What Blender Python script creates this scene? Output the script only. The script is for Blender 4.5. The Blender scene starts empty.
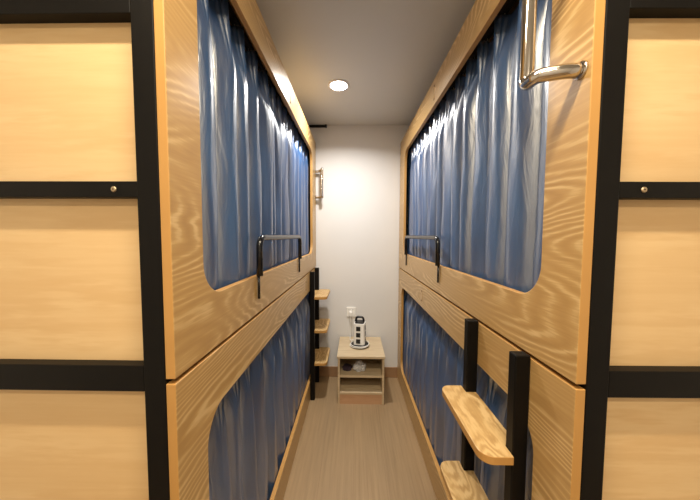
import bpy, bmesh, math, random
from mathutils import Vector, Matrix, noise
random.seed(7)
PI = math.pi
scene = bpy.context.scene
col = scene.collection

# ------------------------------------------------------------------ helpers
def link(name, bm, mats, parent=None, smooth=False, bevel=0, segs=2):
    me = bpy.data.meshes.new(name)
    bmesh.ops.recalc_face_normals(bm, faces=bm.faces)
    bm.to_mesh(me); bm.free()
    if not isinstance(mats, (list, tuple)): mats = [mats]
    for m in mats: me.materials.append(m)
    if smooth:
        for p in me.polygons: p.use_smooth = True
    o = bpy.data.objects.new(name, me)
    col.objects.link(o)
    if parent: o.parent = parent
    if bevel:
        b = o.modifiers.new('bevel', 'BEVEL'); b.width = bevel; b.segments = segs
        b.limit_method = 'ANGLE'; b.angle_limit = math.radians(50)
    return o

def tag(o, label=None, cat=None, group=None, kind=None):
    if label: o['label'] = label
    if cat: o['category'] = cat
    if group: o['group'] = group
    if kind: o['kind'] = kind
    return o

def empty(name, loc=(0, 0, 0), rz=0):
    o = bpy.data.objects.new(name, None); col.objects.link(o)
    o.location = loc; o.rotation_euler = (0, 0, rz); o.empty_display_size = .1
    return o

def box(bm, x0, x1, y0, y1, z0, z1, mi=0):
    v = [bm.verts.new(p) for p in ((x0,y0,z0),(x1,y0,z0),(x1,y1,z0),(x0,y1,z0),(x0,y0,z1),(x1,y0,z1),(x1,y1,z1),(x0,y1,z1))]
    for f in ((0,3,2,1),(4,5,6,7),(0,1,5,4),(1,2,6,5),(2,3,7,6),(3,0,4,7)):
        q = bm.faces.new([v[i] for i in f]); q.material_index = mi
    return v

def boxobj(name, dims, m, parent=None, bevel=0):
    bm = bmesh.new(); box(bm, *dims); return link(name, bm, m, parent, bevel=bevel)

def round_path(pts, r, n=6):
    """polyline with its inner corners rounded"""
    pts = [Vector(p) for p in pts]; out = [pts[0]]
    for i in range(1, len(pts)-1):
        a, b, c = pts[i-1], pts[i], pts[i+1]
        d1 = (a-b); d2 = (c-b); rr = min(r, d1.length*.49, d2.length*.49)
        p, q = b+d1.normalized()*rr, b+d2.normalized()*rr
        for k in range(n+1):
            t = k/n
            out.append(p*(1-t)**2 + b*2*t*(1-t) + q*t*t)
    out.append(pts[-1]); return out

def tube(bm, pts, r, n=14, caps=True, mi=0):
    pts = [Vector(p) for p in pts]
    rad = r if callable(r) else (lambda t: r)
    rings = []; N = len(pts)
    t0 = (pts[1]-pts[0]).normalized()
    ref = Vector((0, 0, 1)) if abs(t0.z) < .9 else Vector((1, 0, 0))
    u = t0.cross(ref).normalized()
    for i, p in enumerate(pts):
        t = (pts[min(i+1, N-1)]-pts[max(i-1, 0)]).normalized()
        u = (u - t*u.dot(t)).normalized(); w = t.cross(u)
        rr = rad(i/(N-1))
        rings.append([bm.verts.new(p + (u*math.cos(2*PI*k/n)+w*math.sin(2*PI*k/n))*rr) for k in range(n)])
    for a, b in zip(rings, rings[1:]):
        for k in range(n):
            f = bm.faces.new((a[k], a[(k+1) % n], b[(k+1) % n], b[k])); f.smooth = True; f.material_index = mi
    if caps:
        bm.faces.new(rings[0][::-1]).material_index = mi; bm.faces.new(rings[-1]).material_index = mi

def lathe(bm, prof, c=(0, 0, 0), n=32, mi=0, axis='z'):
    rings = []
    for r, z in prof:
        ring = []
        for k in range(n):
            a = 2*PI*k/n
            p = (r*math.cos(a), r*math.sin(a), z)
            if axis == 'y': p = (p[0], p[2], p[1])
            if axis == 'x': p = (p[2], p[0], p[1])
            ring.append(bm.verts.new((c[0]+p[0], c[1]+p[1], c[2]+p[2])))
        rings.append(ring)
    for a, b in zip(rings, rings[1:]):
        for k in range(n):
            f = bm.faces.new((a[k], a[(k+1) % n], b[(k+1) % n], b[k])); f.material_index = mi; f.smooth = True
    bm.faces.new(rings[0][::-1]).material_index = mi; bm.faces.new(rings[-1]).material_index = mi

def round_rect(y0, y1, z0, z1, r, n=8):
    out = []
    for cy, cz, a0 in ((y1-r, z1-r, 0), (y0+r, z1-r, 90), (y0+r, z0+r, 180), (y1-r, z0+r, 270)):
        for k in range(n+1):
            a = math.radians(a0+90*k/n); out.append((cy+r*math.cos(a), cz+r*math.sin(a)))
    return out

# ------------------------------------------------------------------ materials
def S(r, g, b):
    f = lambda c: (c/255/12.92) if c/255 <= .04045 else ((c/255+.055)/1.055)**2.4
    return (f(r), f(g), f(b), 1)

def new_mat(name):
    m = bpy.data.materials.new(name); m.use_nodes = True
    nt = m.node_tree; b = nt.nodes['Principled BSDF']
    return m, nt, b

def N(nt, t, **kw):
    n = nt.nodes.new(t)
    for k, v in kw.items():
        if k in n.inputs: n.inputs[k].default_value = v
        else: setattr(n, k, v)
    return n

def ramp(nt, stops, interp='LINEAR'):
    r = nt.nodes.new('ShaderNodeValToRGB'); cr = r.color_ramp; cr.interpolation = interp
    while len(cr.elements) < len(stops): cr.elements.new(.5)
    for e, (p, c) in zip(cr.elements, stops): e.position = p; e.color = c
    return r

def mapping(nt, scale, loc=(0, 0, 0), rot=(0, 0, 0)):
    tc = nt.nodes.new('ShaderNodeTexCoord'); mp = nt.nodes.new('ShaderNodeMapping')
    mp.inputs['Scale'].default_value = scale; mp.inputs['Location'].default_value = loc; mp.inputs['Rotation'].default_value = rot
    nt.links.new(tc.outputs['Object'], mp.inputs['Vector']); return mp

def wood(name, stops, scale, rings, fibre, rough=.42, loc=(0, 0, 0), rot=(0, 0, 0), fibre_amt=.25, bump=.04, coat=0, lowdetail=1.0):
    """contour lines of a stretched noise field read as cathedral grain; a finer stretched noise gives the fibres"""
    m, nt, b = new_mat(name); L = nt.links.new
    mp = mapping(nt, scale, loc, rot)
    n1 = N(nt, 'ShaderNodeTexNoise', Scale=1.0, Detail=lowdetail, Roughness=.35); L(mp.outputs[0], n1.inputs['Vector'])
    n1b = N(nt, 'ShaderNodeTexNoise', Scale=5.5, Detail=3, Roughness=.6); L(mp.outputs[0], n1b.inputs['Vector'])
    add = N(nt, 'ShaderNodeMath', operation='MULTIPLY_ADD'); add.inputs[1].default_value = 1.9/rings
    L(n1b.outputs['Fac'], add.inputs[0]); L(n1.outputs['Fac'], add.inputs[2])
    mul = N(nt, 'ShaderNodeMath', operation='MULTIPLY'); mul.inputs[1].default_value = rings*2*PI; L(add.outputs[0], mul.inputs[0])
    sn = N(nt, 'ShaderNodeMath', operation='SINE'); L(mul.outputs[0], sn.inputs[0])
    mr = N(nt, 'ShaderNodeMapRange'); mr.inputs['From Min'].default_value = -1; L(sn.outputs[0], mr.inputs['Value'])
    mp2 = mapping(nt, fibre, loc, rot)
    n2 = N(nt, 'ShaderNodeTexNoise', Scale=1.0, Detail=5, Roughness=.65); L(mp2.outputs[0], n2.inputs['Vector'])
    mx = N(nt, 'ShaderNodeMix', data_type='FLOAT'); mx.inputs[0].default_value = fibre_amt
    nm = N(nt, 'ShaderNodeTexNoise', Scale=2.3, Detail=1); L(mp.outputs[0], nm.inputs['Vector'])
    fm = N(nt, 'ShaderNodeMapRange'); fm.inputs['From Min'].default_value = .36; fm.inputs['From Max'].default_value = .62
    fm.inputs['To Min'].default_value = max(0, fibre_amt-.18); fm.inputs['To Max'].default_value = min(1, fibre_amt+.36)
    L(nm.outputs['Fac'], fm.inputs['Value']); L(fm.outputs[0], mx.inputs[0])
    L(mr.outputs[0], mx.inputs[2]); L(n2.outputs['Fac'], mx.inputs[3])
    rp = ramp(nt, stops); L(mx.outputs[0], rp.inputs[0]); L(rp.outputs[0], b.inputs['Base Color'])
    b.inputs['Roughness'].default_value = rough
    if coat: b.inputs['Coat Weight'].default_value = coat; b.inputs['Coat Roughness'].default_value = .25
    bp = N(nt, 'ShaderNodeBump', Strength=bump, Distance=.002); L(mx.outputs[0], bp.inputs['Height']); L(bp.outputs[0], b.inputs['Normal'])
    return m

def plain(name, c, rough=.5, metal=0, noise_amt=.06, noise_scale=12, bump=0, bump_scale=200, spec=.5):
    m, nt, b = new_mat(name); L = nt.links.new
    mp = mapping(nt, (1, 1, 1)); n = N(nt, 'ShaderNodeTexNoise', Scale=noise_scale, Detail=3); L(mp.outputs[0], n.inputs['Vector'])
    lo = tuple(x*(1-noise_amt) for x in c[:3])+(1,); hi = tuple(min(1, x*(1+noise_amt)) for x in c[:3])+(1,)
    rp = ramp(nt, [(.3, lo), (.7, hi)]); L(n.outputs['Fac'], rp.inputs[0]); L(rp.outputs[0], b.inputs['Base Color'])
    b.inputs['Roughness'].default_value = rough; b.inputs['Metallic'].default_value = metal
    b.inputs['Specular IOR Level'].default_value = spec
    if bump:
        n3 = N(nt, 'ShaderNodeTexNoise', Scale=bump_scale, Detail=2); L(mp.outputs[0], n3.inputs['Vector'])
        bp = N(nt, 'ShaderNodeBump', Strength=bump, Distance=.002); L(n3.outputs['Fac'], bp.inputs['Height']); L(bp.outputs[0], b.inputs['Normal'])
    return m

ASH = [(.14, S(172, 136, 85)), (.46, S(183, 147, 94)), (.62, S(188, 153, 100)), (.82, S(212, 181, 130))]
M = {}
M['ash'] = wood('ash_laminate', ASH, (2, .62, 3.6), 50, (30, 4, 210), rough=.34, bump=.05, lowdetail=.7, fibre_amt=.46)
M['ash_tread'] = wood('ash_tread', [(0, S(164, 128, 78)), (.45, S(188, 153, 100)), (.8, S(208, 176, 124))], (9, 2.6, 3), 15, (160, 6, 160), rough=.38, loc=(3, 1, 0), fibre_amt=.3)
M['edge'] = plain('edge_banding', S(188, 142, 80), .42, noise_amt=.05, noise_scale=6)
M['maple'] = wood('maple_board', [(0, S(212, 176, 126)), (.5, S(219, 186, 137)), (1, S(227, 197, 150))], (.9, 2, 7), 3, (3, 30, 90), rough=.5, fibre_amt=.5, bump=.0)
M['oakbox'] = wood('bedside_laminate', [(0, S(184, 162, 130)), (.5, S(195, 175, 143)), (1, S(206, 188, 157))], (1.2, 8, 9), 4, (6, 90, 90), rough=.45, fibre_amt=.5, bump=.0)
M['plinth'] = wood('plinth_laminate', [(0, S(182, 142, 108)), (.5, S(194, 154, 120)), (1, S(202, 166, 132))], (1.2, 8, 9), 4, (6, 90, 90), rough=.45, fibre_amt=.5, bump=.0)
M['black'] = plain('black_powder_coat', S(11, 9, 8), .5, bump=.05, bump_scale=400, spec=.18)
M['gloss_black'] = plain('black_gloss_tube', S(18, 18, 20), .22)
M['dark'] = plain('dark_track', S(40, 36, 34), .6)
M['chrome'] = plain('polished_steel', S(205, 200, 195), .1, metal=1, noise_amt=.02)
M['screw'] = plain('zinc_screw', S(190, 170, 140), .35, metal=.8)
M['hole'] = plain('drilled_hole', S(60, 42, 26), .8)
M['wall'] = plain('white_wall_paint', S(219, 218, 217), .6, noise_amt=.015, noise_scale=3, bump=.03, bump_scale=90)
M['ceil'] = plain('ceiling_paint', S(210, 211, 208), .42, noise_amt=.015, noise_scale=2)
M['skirt'] = plain('brown_skirting', S(150, 116, 84), .45, noise_amt=.06)
M['white'] = plain('white_plastic', S(236, 234, 230), .35, noise_amt=.01)
M['blackp'] = plain('black_plastic', S(22, 20, 22), .4)
M['plate'] = plain('clear_label_plate', S(196, 160, 110), .25)

def floor_mat():
    m, nt, b = new_mat('oak_plank_floor'); L = nt.links.new
    tc = nt.nodes.new('ShaderNodeTexCoord')
    mp = N(nt, 'ShaderNodeMapping'); mp.inputs['Rotation'].default_value = (0, 0, PI/2); L(tc.outputs['Object'], mp.inputs['Vector'])
    br = N(nt, 'ShaderNodeTexBrick'); L(mp.outputs[0], br.inputs['Vector'])
    br.inputs['Scale'].default_value = 1; br.inputs['Brick Width'].default_value = 3.4; br.inputs['Row Height'].default_value = .19
    br.inputs['Mortar Size'].default_value = .0007; br.offset = .37
    br.inputs['Color1'].default_value = S(156, 131, 98); br.inputs['Color2'].default_value = S(163, 138, 105); br.inputs['Mortar'].default_value = S(146, 118, 90)
    mp2 = mapping(nt, (70, 2.4, 1)); n2 = N(nt, 'ShaderNodeTexNoise', Scale=1.0, Detail=5, Roughness=.65); L(mp2.outputs[0], n2.inputs['Vector'])
    rp = ramp(nt, [(.3, (.80, .79, .78, 1)), (.7, (1.06, 1.06, 1.06, 1))]); L(n2.outputs['Fac'], rp.inputs[0])
    mp3 = mapping(nt, (6, .8, 1)); n3 = N(nt, 'ShaderNodeTexNoise', Scale=1.0, Detail=2); L(mp3.outputs[0], n3.inputs['Vector'])
    rp3 = ramp(nt, [(.3, (.90, .90, .90, 1)), (.7, (1.05, 1.04, 1.03, 1))]); L(n3.outputs['Fac'], rp3.inputs[0])
    m1 = N(nt, 'ShaderNodeMix', data_type='RGBA', blend_type='MULTIPLY'); m1.inputs[0].default_value = 1
    L(br.outputs['Color'], m1.inputs[6]); L(rp.outputs[0], m1.inputs[7])
    m2 = N(nt, 'ShaderNodeMix', data_type='RGBA', blend_type='MULTIPLY'); m2.inputs[0].default_value = 1
    L(m1.outputs[2], m2.inputs[6]); L(rp3.outputs[0], m2.inputs[7]); L(m2.outputs[2], b.inputs['Base Color'])
    b.inputs['Roughness'].default_value = .45
    return m
M['floor'] = floor_mat()

def satin():
    m, nt, b = new_mat('blue_satin'); L = nt.links.new
    mp = mapping(nt, (4, 4, 1.2)); n = N(nt, 'ShaderNodeTexNoise', Scale=3.0, Detail=3); L(mp.outputs[0], n.inputs['Vector'])
    rp = ramp(nt, [(.3, S(20, 60, 106)), (.7, S(32, 82, 134))]); L(n.outputs['Fac'], rp.inputs[0]); L(rp.outputs[0], b.inputs['Base Color'])
    b.inputs['Metallic'].default_value = 0
    b.inputs['IOR'].default_value = 2.5
    b.inputs['Roughness'].default_value = .42
    b.inputs['Coat Weight'].default_value = .6
    b.inputs['Coat Roughness'].default_value = .16
    b.inputs['Specular IOR Level'].default_value = .6
    b.inputs['Anisotropic'].default_value = .5
    tg = N(nt, 'ShaderNodeTangent', direction_type='UV_MAP'); L(tg.outputs[0], b.inputs['Tangent'])
    mp2 = mapping(nt, (26, 38, 6)); n2 = N(nt, 'ShaderNodeTexNoise', Scale=1.0, Detail=4, Roughness=.6, Distortion=.6); L(mp2.outputs[0], n2.inputs['Vector'])
    mp3 = mapping(nt, (900, 900, 60)); n3 = N(nt, 'ShaderNodeTexNoise', Scale=1.0, Detail=1); L(mp3.outputs[0], n3.inputs['Vector'])
    b1 = N(nt, 'ShaderNodeBump', Strength=.42, Distance=.007); L(n2.outputs['Fac'], b1.inputs['Height'])
    b2 = N(nt, 'ShaderNodeBump', Strength=.12, Distance=.001); L(n3.outputs['Fac'], b2.inputs['Height']); L(b1.outputs[0], b2.inputs['Normal'])
    L(b2.outputs[0], b.inputs['Normal']); L(b1.outputs[0], b.inputs['Coat Normal'])
    return m
M['satin'] = satin()

def film():
    m, nt, b = new_mat('clear_plastic_film')
    b.inputs['Base Color'].default_value = (.92, .92, .94, 1); b.inputs['Roughness'].default_value = .15
    b.inputs['Transmission Weight'].default_value = .45; b.inputs['IOR'].default_value = 1.2
    mp = mapping(nt, (60, 60, 60)); n = N(nt, 'ShaderNodeTexNoise', Scale=1.0, Detail=3); nt.links.new(mp.outputs[0], n.inputs['Vector'])
    bp = N(nt, 'ShaderNodeBump', Strength=.5, Distance=.004); nt.links.new(n.outputs['Fac'], bp.inputs['Height']); nt.links.new(bp.outputs[0], b.inputs['Normal'])
    return m
M['film'] = film()

def emit(name, c, s):
    m, nt, b = new_mat(name)
    b.inputs['Base Color'].default_value = (.9, .9, .9, 1)
    b.inputs['Emission Color'].default_value = c; b.inputs['Emission Strength'].default_value = s
    return m

# ------------------------------------------------------------------ room
XL, XR, YF, YB, ZC = -1.34, 1.44, -1.5, 2.53, 2.362
def struct(name, dims, m, bevel=0):
    o = boxobj(name, dims, m, bevel=bevel); o['kind'] = 'structure'; return o
struct('floor', (XL, XR, YF, YB, -.06, 0), M['floor'])
struct('ceiling', (XL, XR, YF, YB, ZC, ZC+.06), M['ceil'])
struct('wall_back', (XL, XR, YB, YB+.08, -.06, ZC+.06), M['wall'])
struct('wall_front', (XL, XR, YF-.08, YF, -.06, ZC+.06), M['wall'])
struct('wall_left', (XL-.08, XL, YF-.08, YB+.08, -.06, ZC+.06), M['wall'])
struct('wall_right', (XR, XR+.08, YF-.08, YB+.08, -.06, ZC+.06), M['wall'])
struct('baseboard_back', (XL, XR, YB-.012, YB, 0, .1), M['skirt'], bevel=.003)

# ------------------------------------------------------------------ bunks
# local frame: x = 0 is the corridor face of the front panels, +x runs into the bunk; y = 0 is the ladder end
D = .93
ZS = 1.06                       # joint between the lower and the upper module
OPEN_U = (1.205, 2.06); OPEN_L = (.16, .908)
def front_panel(name, L, z0, z1, op, parent, ins):
    bm = bmesh.new()
    outer = [(0, z0), (L, z0), (L, z1), (0, z1)]
    inner = round_rect(ins[0], L-ins[1], op[0], op[1], .085, 10)
    es = []
    for loop in (outer, inner):
        vs = [bm.verts.new((0, y, z)) for y, z in loop]
        es += [bm.edges.new((vs[i], vs[(i+1) % len(vs)])) for i in range(len(vs))]
    bmesh.ops.triangle_fill(bm, use_beauty=True, use_dissolve=False, edges=es)
    g = bmesh.ops.extrude_face_region(bm, geom=bm.faces[:])
    bmesh.ops.translate(bm, vec=(.02, 0, 0), verts=[v for v in g['geom'] if isinstance(v, bmesh.types.BMVert)])
    bmesh.ops.recalc_face_normals(bm, faces=bm.faces)
    for f in bm.faces:
        if abs(f.normal.x) < .5: f.material_index = 1
    return link(name, bm, [M['ash'], M['edge']], parent, bevel=.0018)

def screw(parent, p, axis='y', r=.0055, name='screw'):
    bm = bmesh.new()
    lathe(bm, [(r, 0), (r, -.0012), (r*.8, -.0022), (r*.35, -.0022)], p, 14, 0, axis)
    lathe(bm, [(r*.35, -.0018), (r*.3, -.0023)], p, 8, 1, axis)
    return link(name, bm, [M['screw'], M['hole']], parent)

def make_bunk(L, label, rail, handle_lab, ins, lad, zt, xo, hz):
    root = empty('bunk_bed'); tag(root, label, 'bunk bed')
    up = front_panel('upper_front_panel', L, ZS+.004, 2.2, OPEN_U, root, ins[0])
    lo = front_panel('lower_front_panel', L, .0, ZS-.006, OPEN_L, root, ins[1])
    # small screwed number-card clips on the rails
    for par, z0, z1, y in ((up, 2.085, 2.165, rail[2]), (lo, .945, 1.015, rail[3])):
        bm = bmesh.new(); box(bm, -.0012, 0, y-.011, y+.011, z0, z1); link('card_clip', bm, M['plate'], par, bevel=.0004)
        for z in (z0+.006, z1-.006):
            bm = bmesh.new(); lathe(bm, [(.0045, -.0026), (.0045, -.001)], (0, y, z), 10, 0, 'x'); link('clip_screw', bm, M['hole'], par)
    # steel end frames
    for end in (0, 1):
        def Y(a, b): return (a, b) if end == 0 else (L-b, L-a)
        for x in (.0205, D-.045):
            boxobj('frame_post', (x, x+.044, *Y(0, .044), 0, 2.19), M['black'], root, bevel=.002)
        zs = [(.10, .15), (.665, .695), (1.037, 1.091), (1.428, 1.459), (1.772, 1.835), (2.14, 2.19)]
        for z0, z1 in zs:
            boxobj('cross_bar', (.0648, D-.0452, *Y(.001, .030), z0, z1), M['black'], root, bevel=.0015)
        for (a, z0), (z1, b) in zip(zs, zs[1:]):
            boxobj('end_panel', (.0645, D-.0448, *Y(.0245, .042), z0-.004, z1+.001), M['maple'], root)
        yf = .0006 if end == 0 else L-.0006
        for x, z in ((.11, 1.4435), (D-.11, 1.4435)):
            s = screw(root, (x, yf+(.0004 if end == 0 else -.0004), z), 'y')
            if end: s.scale.y = -1; s.location.y = 2*(yf-.0004)
    # bed platforms, top board, side rails
    boxobj('bed_base', (.09, D-.05, .045, L-.045, 1.10, 1.12), M['maple'], root)
    boxobj('bed_base', (.09, D-.05, .045, L-.045, .17, .19), M['maple'], root)
    boxobj('top_board', (.021, D, .0, L, 2.1905, 2.2), M['maple'], root)
    boxobj('back_board', (D-.001, D+.012, .0, L, .02, 2.19), M['maple'], root)
    for z in (2.114, .935):
        boxobj('curtain_track', (.066, .088, .046, L-.046, z, z+.022), M['dark'], root, bevel=.002)
    # ladder
    for y in (.131+lad, .403+lad):
        bm = bmesh.new(); box(bm, -.038, -.001, y, y+.031, 0, 1.062)
        link('ladder_post', bm, M['black'], root, bevel=.003)
    for z in zt:
        bm = bmesh.new()
        ya, yb = .122+lad, .444+lad
        pts = []
        r = .034
        for cy, a0 in ((yb-r, 90), (ya+r, 180)):
            for k in range(9):
                a = math.radians(a0+90*k/8)
                pts.append((xo+r+r*math.cos(a), cy+r*math.sin(a)))
        pts += [(-.0385, ya), (-.0385, .1625+lad), (-.004, .1625+lad), (-.004, .4025+lad), (-.0385, .4025+lad), (-.0385, yb)]
        f = bm.faces.new([bm.verts.new((x, y, z-.022)) for x, y in pts])
        g = bmesh.ops.extrude_face_region(bm, geom=[f])
        bmesh.ops.translate(bm, vec=(0, 0, .022), verts=[v for v in g['geom'] if isinstance(v, bmesh.types.BMVert)])
        bmesh.ops.recalc_face_normals(bm, faces=bm.faces)
        for f in bm.faces:
            if abs(f.normal.z) < .5: f.material_index = 1
        link('ladder_tread', bm, [M['ash_tread'], M['edge']], root, bevel=.002)
    # guard rail of bent tube on two flat tabs
    y0, y1 = rail[:2]
    bm = bmesh.new()
    xr = -.006
    tube(bm, round_path([(xr-.004, y0, 1.205), (xr-.004, y0, 1.346), (xr-.004, y1, 1.346), (xr-.004, y1, 1.205)], .045, 8), .0118, 14)
    g = link('guard_rail', bm, M['gloss_black'], root); tag(g, 'low black bent tube guard rail')
    for y in (y0, y1):
        bm = bmesh.new(); tube(bm, [(-.006, y, 1.12), (-.006, y, 1.21)], .0048, 10); link('mounting_pin', bm, M['gloss_black'], g)
    # polished grab handle on two swept legs
    ys, yv = .024, .066
    bm = bmesh.new(); xh = -.064 if hz else -.078
    p = [(0, ys, 1.675), (-.03, ys, 1.674), (xh, ys+.014, 1.672), (xh-.002, yv, 1.668), (xh, yv, 1.70), (xh, yv, 1.90), (xh-.002, yv, 1.924), (xh, ys+.014, 1.916), (-.03, ys, 1.906), (0, ys, 1.905)]
    tube(bm, round_path(p, .022, 6), .0132, 20)
    h = link('grab_handle', bm, M['chrome'], root); tag(h, handle_lab); h.location.z = hz
    for z in (1.675, 1.905):
        bm = bmesh.new(); lathe(bm, [(.0165, 0), (.0165, -.003), (.0145, -.0048)], (0, ys, z), 22, 0, 'x'); link('flange', bm, M['chrome'], h)
    return root

LL, LR = 1.99, 1.995
left = make_bunk(LL, 'left ash bunk bed with black steel frame and ladder at its far end', (.79, 1.527, .98, .53), 'chrome grab handle by the far end of the panel', ((.20, .112), (.16, .112)), -.066, (.862, .588, .318), -.14, .03)
left.location = (-.3593, .523+LL, 0); left.rotation_euler = (0, 0, PI)
right = make_bunk(LR, 'right ash bunk bed with black steel frame and ladder at its near end', (.835, 1.63, .98, 1.16), 'chrome grab handle by the near end of the panel', ((.112, .205), (.112, .15)), 0, (.810, .522, .234), -.118, 0)
right.location = (.4365, .523, 0); right.rotation_euler = (0, 0, .011)

# ------------------------------------------------------------------ curtains
def make_curtain(L, z0, z1, label, seed, bunk, wrinkle=.006, pitch=.118):
    rnd = random.Random(seed)
    ya, yb = .078, L-.078
    n = max(3, round((yb-ya)/pitch)); edges = [ya]
    for i in range(n): edges.append(edges[-1]+rnd.uniform(.72, 1.28))
    edges = [ya+(e-ya)*(yb-ya)/(edges[-1]-ya) for e in edges]
    amp = [rnd.uniform(.65, 1.1) for _ in range(n)]
    lean = [rnd.uniform(-.018, .018) for _ in range(n+1)]; lean[0] = lean[-1] = 0
    sub = 36; rows = 64
    bm = bmesh.new(); grid = []
    for j in range(rows+1):
        t = j/rows                      # 0 at the hem, 1 at the heading
        z = z0+(z1-z0)*t
        w = max(0, (t-.76)/.24); w = w*w*(3-2*w)      # pinch of the heading
        row = []
        for i in range(n):
            e0 = edges[i]+lean[i]*(1-t); e1 = edges[i+1]+lean[i+1]*(1-t)
            for k in range(sub+(1 if i == n-1 else 0)):
                s = k/sub; y = e0+(e1-e0)*s
                body = abs(math.sin(PI*s))**.62
                tuck = math.exp(-((s-.5)/.10)**2)*(.8+.35*math.cos((s-.5)*2*PI*11))
                x = -(body*(1-w)*.047*amp[i] + tuck*w*.034)
                x -= .006*math.sin(2*PI*s)*(1-w)*math.sin(i*2.3+seed)
                q = Vector((y*9, z*3.2, seed*3.1))
                x += wrinkle*noise.noise(q)*(1-.5*w) + .5*wrinkle*noise.noise(Vector((y*30, z*5, seed)))
                if t > .90:                              # narrow ripples fan out from the tacks
                    pass
                droop = .022*(1-math.exp(-((s-.5)/.16)**2))*max(0, (t-.9)/.1)
                hem = .006*noise.noise(Vector((y*7, 0, seed)))*(1-t)
                row.append(bm.verts.new((max(.0235, .080-(.034*(1-t)**2 if z0 < .1 else 0)+x), y, z-droop+hem)))
        grid.append(row)
    for a, b in zip(grid, grid[1:]):
        for k in range(len(a)-1):
            f = bm.faces.new((a[k], a[k+1], b[k+1], b[k])); f.smooth = True
    uvl = bm.loops.layers.uv.new('weave')
    for f in bm.faces:
        for lp in f.loops: lp[uvl].uv = (lp.vert.co.z, lp.vert.co.y)
    o = link('curtain', bm, M['satin']); tag(o, label, 'curtain')
    so = o.modifiers.new('cloth', 'SOLIDIFY'); so.thickness = .0012; so.offset = 0
    for p in o.data.polygons: p.use_smooth = True
    for i in range(n):
        y = (edges[i]+edges[i+1])/2
        bm = bmesh.new()
        tube(bm, round_path([(.064, y, z1-.05), (.064, y, z1-.012), (.077, y, z1-.012), (.077, y, z1+.008)], .005, 4), .0016, 8)
        link('curtain_hook', bm, M['white'], o, smooth=True)
    o.location = bunk.location; o.rotation_euler = bunk.rotation_euler
    return o
make_curtain(LL, 1.165, 2.105, 'blue satin curtain closing the upper berth on the left', 3, left)
make_curtain(LL, .025, .926, 'blue satin curtain closing the lower berth on the left', 11, left, .011, .135)
make_curtain(LR, 1.165, 2.105, 'blue satin curtain closing the upper berth on the right', 23, right)
make_curtain(LR, .025, .926, 'blue satin curtain behind the ladder in the lower right berth', 31, right, .012, .105)

# ------------------------------------------------------------------ bedside cabinet
nx0, nx1, ny0, ny1, nz = -.135, .248, 2.088, 2.514, .398
ns = empty('nightstand', ((nx0+nx1)/2, (ny0+ny1)/2, 0)); tag(ns, 'small open pale wood bedside cabinet against the back wall', 'nightstand')
W2, D2 = (nx1-nx0)/2, (ny1-ny0)/2
boxobj('top', (-W2, W2, -D2, D2, nz-.018, nz), M['oakbox'], ns, bevel=.0015)
for s in (-1, 1):
    x = s*(W2-.014); boxobj('side_panel', (x-.008, x+.008, -D2+.012, D2-.004, 0, nz-.0182), M['oakbox'], ns, bevel=.001)
xi = W2-.0222
boxobj('back_panel', (-xi, xi, D2-.012, D2-.005, .02, nz-.0185), M['oakbox'], ns)
boxobj('shelf', (-xi, xi, -D2+.018, D2-.0125, .218, .236), M['oakbox'], ns, bevel=.001)
boxobj('bottom_shelf', (-xi, xi, -D2+.014, D2-.0125, .080, .096), M['oakbox'], ns, bevel=.001)
boxobj('plinth', (-xi, xi, -D2+.018, -D2+.034, 0, .0798), M['plinth'], ns)

# crumpled things on its shelf
def crumple(name, c, dims, m, label, cat, seed, spike=.35):
    bm = bmesh.new(); bmesh.ops.create_icosphere(bm, subdivisions=4, radius=1)
    for v in bm.verts:
        d = v.co.copy()
        k = 1+spike*noise.noise(d*1.7+Vector((seed, 0, 0)))+.28*abs(noise.noise(d*4+Vector((0, seed, 0))))
        p = Vector((d.x*dims[0]*k, d.y*dims[1]*k, d.z*dims[2]*k)); 
        v.co = p
    zmin = min(v.co.z for v in bm.verts)
    for v in bm.verts:
        v.co.z = max(v.co.z, zmin*.55)-zmin*.55
    o = link(name, bm, m); o.location = c; tag(o, label, cat); return o
crumple('plastic_bag', (.045, 2.205, .2362), (.046, .055, .036), M['film'], 'crumpled clear plastic bag on the bedside cabinet shelf', 'bag', 4)
crumple('cloth_pouch', (-.056, 2.22, .2362), (.036, .05, .018), plain('dark_purple_cloth', S(58, 44, 58), .7), 'small dark pouch beside the clear bag in the cabinet', 'pouch', 9, .5)

# ------------------------------------------------------------------ socket tower
TW = (.049, 2.30, nz)
tw = empty('power_strip_tower', TW); tw.rotation_euler.z = -.16; tw.scale = (1.1, 1.1, 1.1)
tag(tw, 'white tower power strip with black sockets and handle on the bedside cabinet', 'power strip')
bm = bmesh.new(); lathe(bm, [(.066, 0), (.070, .003), (.070, .015), (.064, .020), (.05, .022)], n=40); link('base', bm, M['blackp'], tw)
bm = bmesh.new()
sec = round_rect(-.044, .044, -.044, .044, .016, 5)
def prism(bm, sec, z0, z1, s0=1, s1=1):
    a = [bm.verts.new((x*s0, y*s0, z0)) for x, y in sec]; b = [bm.verts.new((x*s1, y*s1, z1)) for x, y in sec]
    for k in range(len(a)): bm.faces.new((a[k], a[(k+1) % len(a)], b[(k+1) % len(a)], b[k]))
    bm.faces.new(a[::-1]); bm.faces.new(b)
prism(bm, sec, .0222, .188, 1, .97); link('column', bm, M['white'], tw, bevel=.002)
for z in (.052, .101, .150):
    for q in range(4):
        bm = bmesh.new(); box(bm, -.0165, .0165, -.0455, -.0425, z-.017, z+.017)
        if q in (0, 2):
            for dx in (-.006, .006): box(bm, dx-.0012, dx+.0012, -.0462, -.0452, z-.007, z+.007, 1)
        s = link('socket', bm, [M['blackp'], M['dark']], tw, bevel=.001)
        s.rotation_euler.z = q*PI/2
        if q == 0: s.location.x = -.006
bm = bmesh.new(); prism(bm, sec, .1882, .199, .80, .78); link('cap', bm, M['blackp'], tw, bevel=.002)
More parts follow.
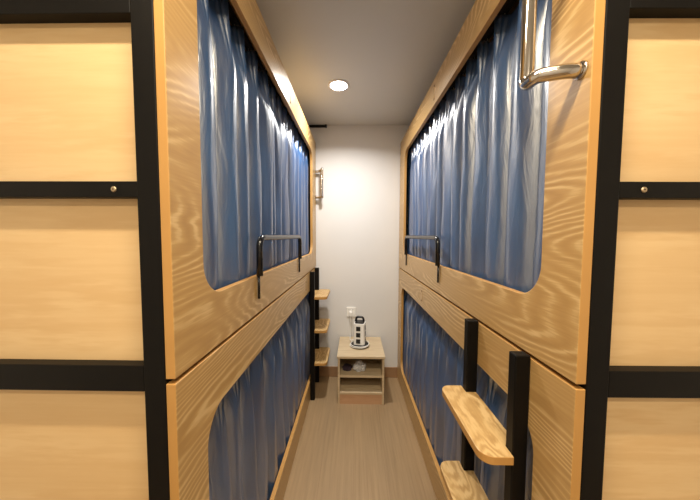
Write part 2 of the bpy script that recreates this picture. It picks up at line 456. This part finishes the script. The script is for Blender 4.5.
bm = bmesh.new(); tube(bm, round_path([(-.032, 0, .197), (-.026, 0, .232), (.026, 0, .232), (.032, 0, .197)], .022, 8), .0085, 12); link('handle', bm, M['blackp'], tw)
bm = bmesh.new()                                                   # the white cord lies coiled round the base and climbs to the outlet
pts = []
for k in range(85):
    a = math.radians(-320+k*10); r = .0735+.003*math.sin(a*1.5)
    pts.append((r*math.cos(a), r*math.sin(a), .004+.024*k/84))
R0 = Matrix.Rotation(.16, 3, 'Z')
def loc(p): return R0 @ (Vector(p)-Vector(TW))/1.1
pts += [loc(p) for p in ((-.035, 2.372, .425), (-.037, 2.43, .408), (-.036, 2.482, .42), (-.034, 2.494, .50), (-.033, 2.494, .575), (-.033, 2.490, .605))]
pts = round_path(pts, .02, 4)
tube(bm, pts, .003, 10); link('power_cord', bm, M['white'], tw)
bm = bmesh.new(); box(bm, -.013, .013, -.016, .016, -.02, .02); pg = link('plug', bm, M['white'], tw, bevel=.005)
pg.location = loc((-.033, 2.5035, .620)); pg.rotation_euler.z = .16

ol = empty('wall_outlet', (-.028, YB-.0005, .632)); tag(ol, 'white square wall socket above the bedside cabinet', 'wall outlet')
boxobj('faceplate', (-.044, .044, -.009, 0, -.046, .046), M['white'], ol, bevel=.003)
bm = bmesh.new()
for x, z in ((-.022, .022), (-.010, .022), (.012, .022), (.024, .022)): box(bm, x-.0012, x+.0012, -.0096, -.0088, z-.004, z+.004)
link('slots', bm, M['blackp'], ol)

# black rod end high in the back corner
rb = empty('wall_bracket', (-.34, YB, ZC-.012)); tag(rb, 'short black bracket bar where back wall meets ceiling', 'bracket')
boxobj('bar', (-.13, .066, -.022, -.001, -.008, .006), M['black'], rb, bevel=.001)
boxobj('end_cap', (.0662, .083, -.028, -.0005, -.011, .0115), M['blackp'], rb, bevel=.002)

# ------------------------------------------------------------------ lamps
dl = empty('downlight', (-.111, 1.867, ZC)); tag(dl, 'round recessed ceiling downlight glowing above the aisle', 'ceiling light')
bm = bmesh.new(); lathe(bm, [(.072, -.0005), (.072, -.003), (.066, -.006), (.058, -.006), (.056, -.004)], n=40); link('rim', bm, M['white'], dl, smooth=True)
bm = bmesh.new(); lathe(bm, [(.0555, -.0035), (.05, -.0075), (.02, -.009)], n=32); link('diffuser', bm, emit('downlight_glow', (1, .95, .88, 1), 26), dl, smooth=True)
la = bpy.data.lights.new('downlight_lamp', 'AREA'); la.shape = 'DISK'; la.size = .11; la.energy = 17; la.color = (1, .96, .90); la.spread = math.radians(150)
lo = bpy.data.objects.new('downlight_lamp', la); col.objects.link(lo); lo.parent = dl; lo.location = (0, 0, -.011)

glow = emit('lamp_glow', (1, .84, .6, 1), 4)
def offscreen_lamp(y, energy, label):
    pl = empty('offscreen_lamp', (.0, y, ZC)); tag(pl, label, 'ceiling light')
    boxobj('housing', (-.55, .55, -.05, .05, -.022, 0), M['white'], pl, bevel=.004)
    boxobj('diffuser', (-.54, .54, -.042, .042, -.026, -.0222), glow, pl)
    la = bpy.data.lights.new('offscreen_lamp_light', 'AREA'); la.shape = 'RECTANGLE'; la.size = 1.0; la.size_y = .04; la.energy = energy; la.color = (1, .85, .62)
    lo = bpy.data.objects.new('offscreen_lamp_light', la); col.objects.link(lo); lo.parent = pl; lo.location = (0, 0, -.03)
offscreen_lamp(.20, 28, 'long warm ceiling lamp above the bunk ends')
offscreen_lamp(-.85, 19, 'long warm fill lamp added out of view to brighten the lower end panels')  # added fill behind the camera, evens out the light on the lower end panels

w = bpy.data.worlds.new('world'); scene.world = w; w.use_nodes = True
w.node_tree.nodes['Background'].inputs[0].default_value = (.05, .05, .055, 1)

# ------------------------------------------------------------------ camera
pitch, roll, yaw, F = .0535, .0038, -.0166, 270.
r = Vector((math.cos(yaw), -math.sin(yaw), 0)); f0 = Vector((math.sin(yaw), math.cos(yaw), 0)); zz = Vector((0, 0, 1))
fw = f0*math.cos(pitch)-zz*math.sin(pitch); u = f0*math.sin(pitch)+zz*math.cos(pitch)
r2 = r*math.cos(roll)+u*math.sin(roll); u2 = u*math.cos(roll)-r*math.sin(roll)
cd = bpy.data.cameras.new('camera'); cam = bpy.data.objects.new('camera', cd); col.objects.link(cam)
mw = Matrix((r2, u2, -fw)).transposed().to_4x4(); mw.translation = (0, 0, 1.355); cam.matrix_world = mw
cd.sensor_width = 36; cd.lens = F/700*36; cd.clip_start = .02
scene.camera = cam
vs = scene.view_settings; vs.view_transform = 'Standard'; vs.look = 'None'; vs.gamma = 1; vs.use_curve_mapping = False; vs.exposure = 0.0
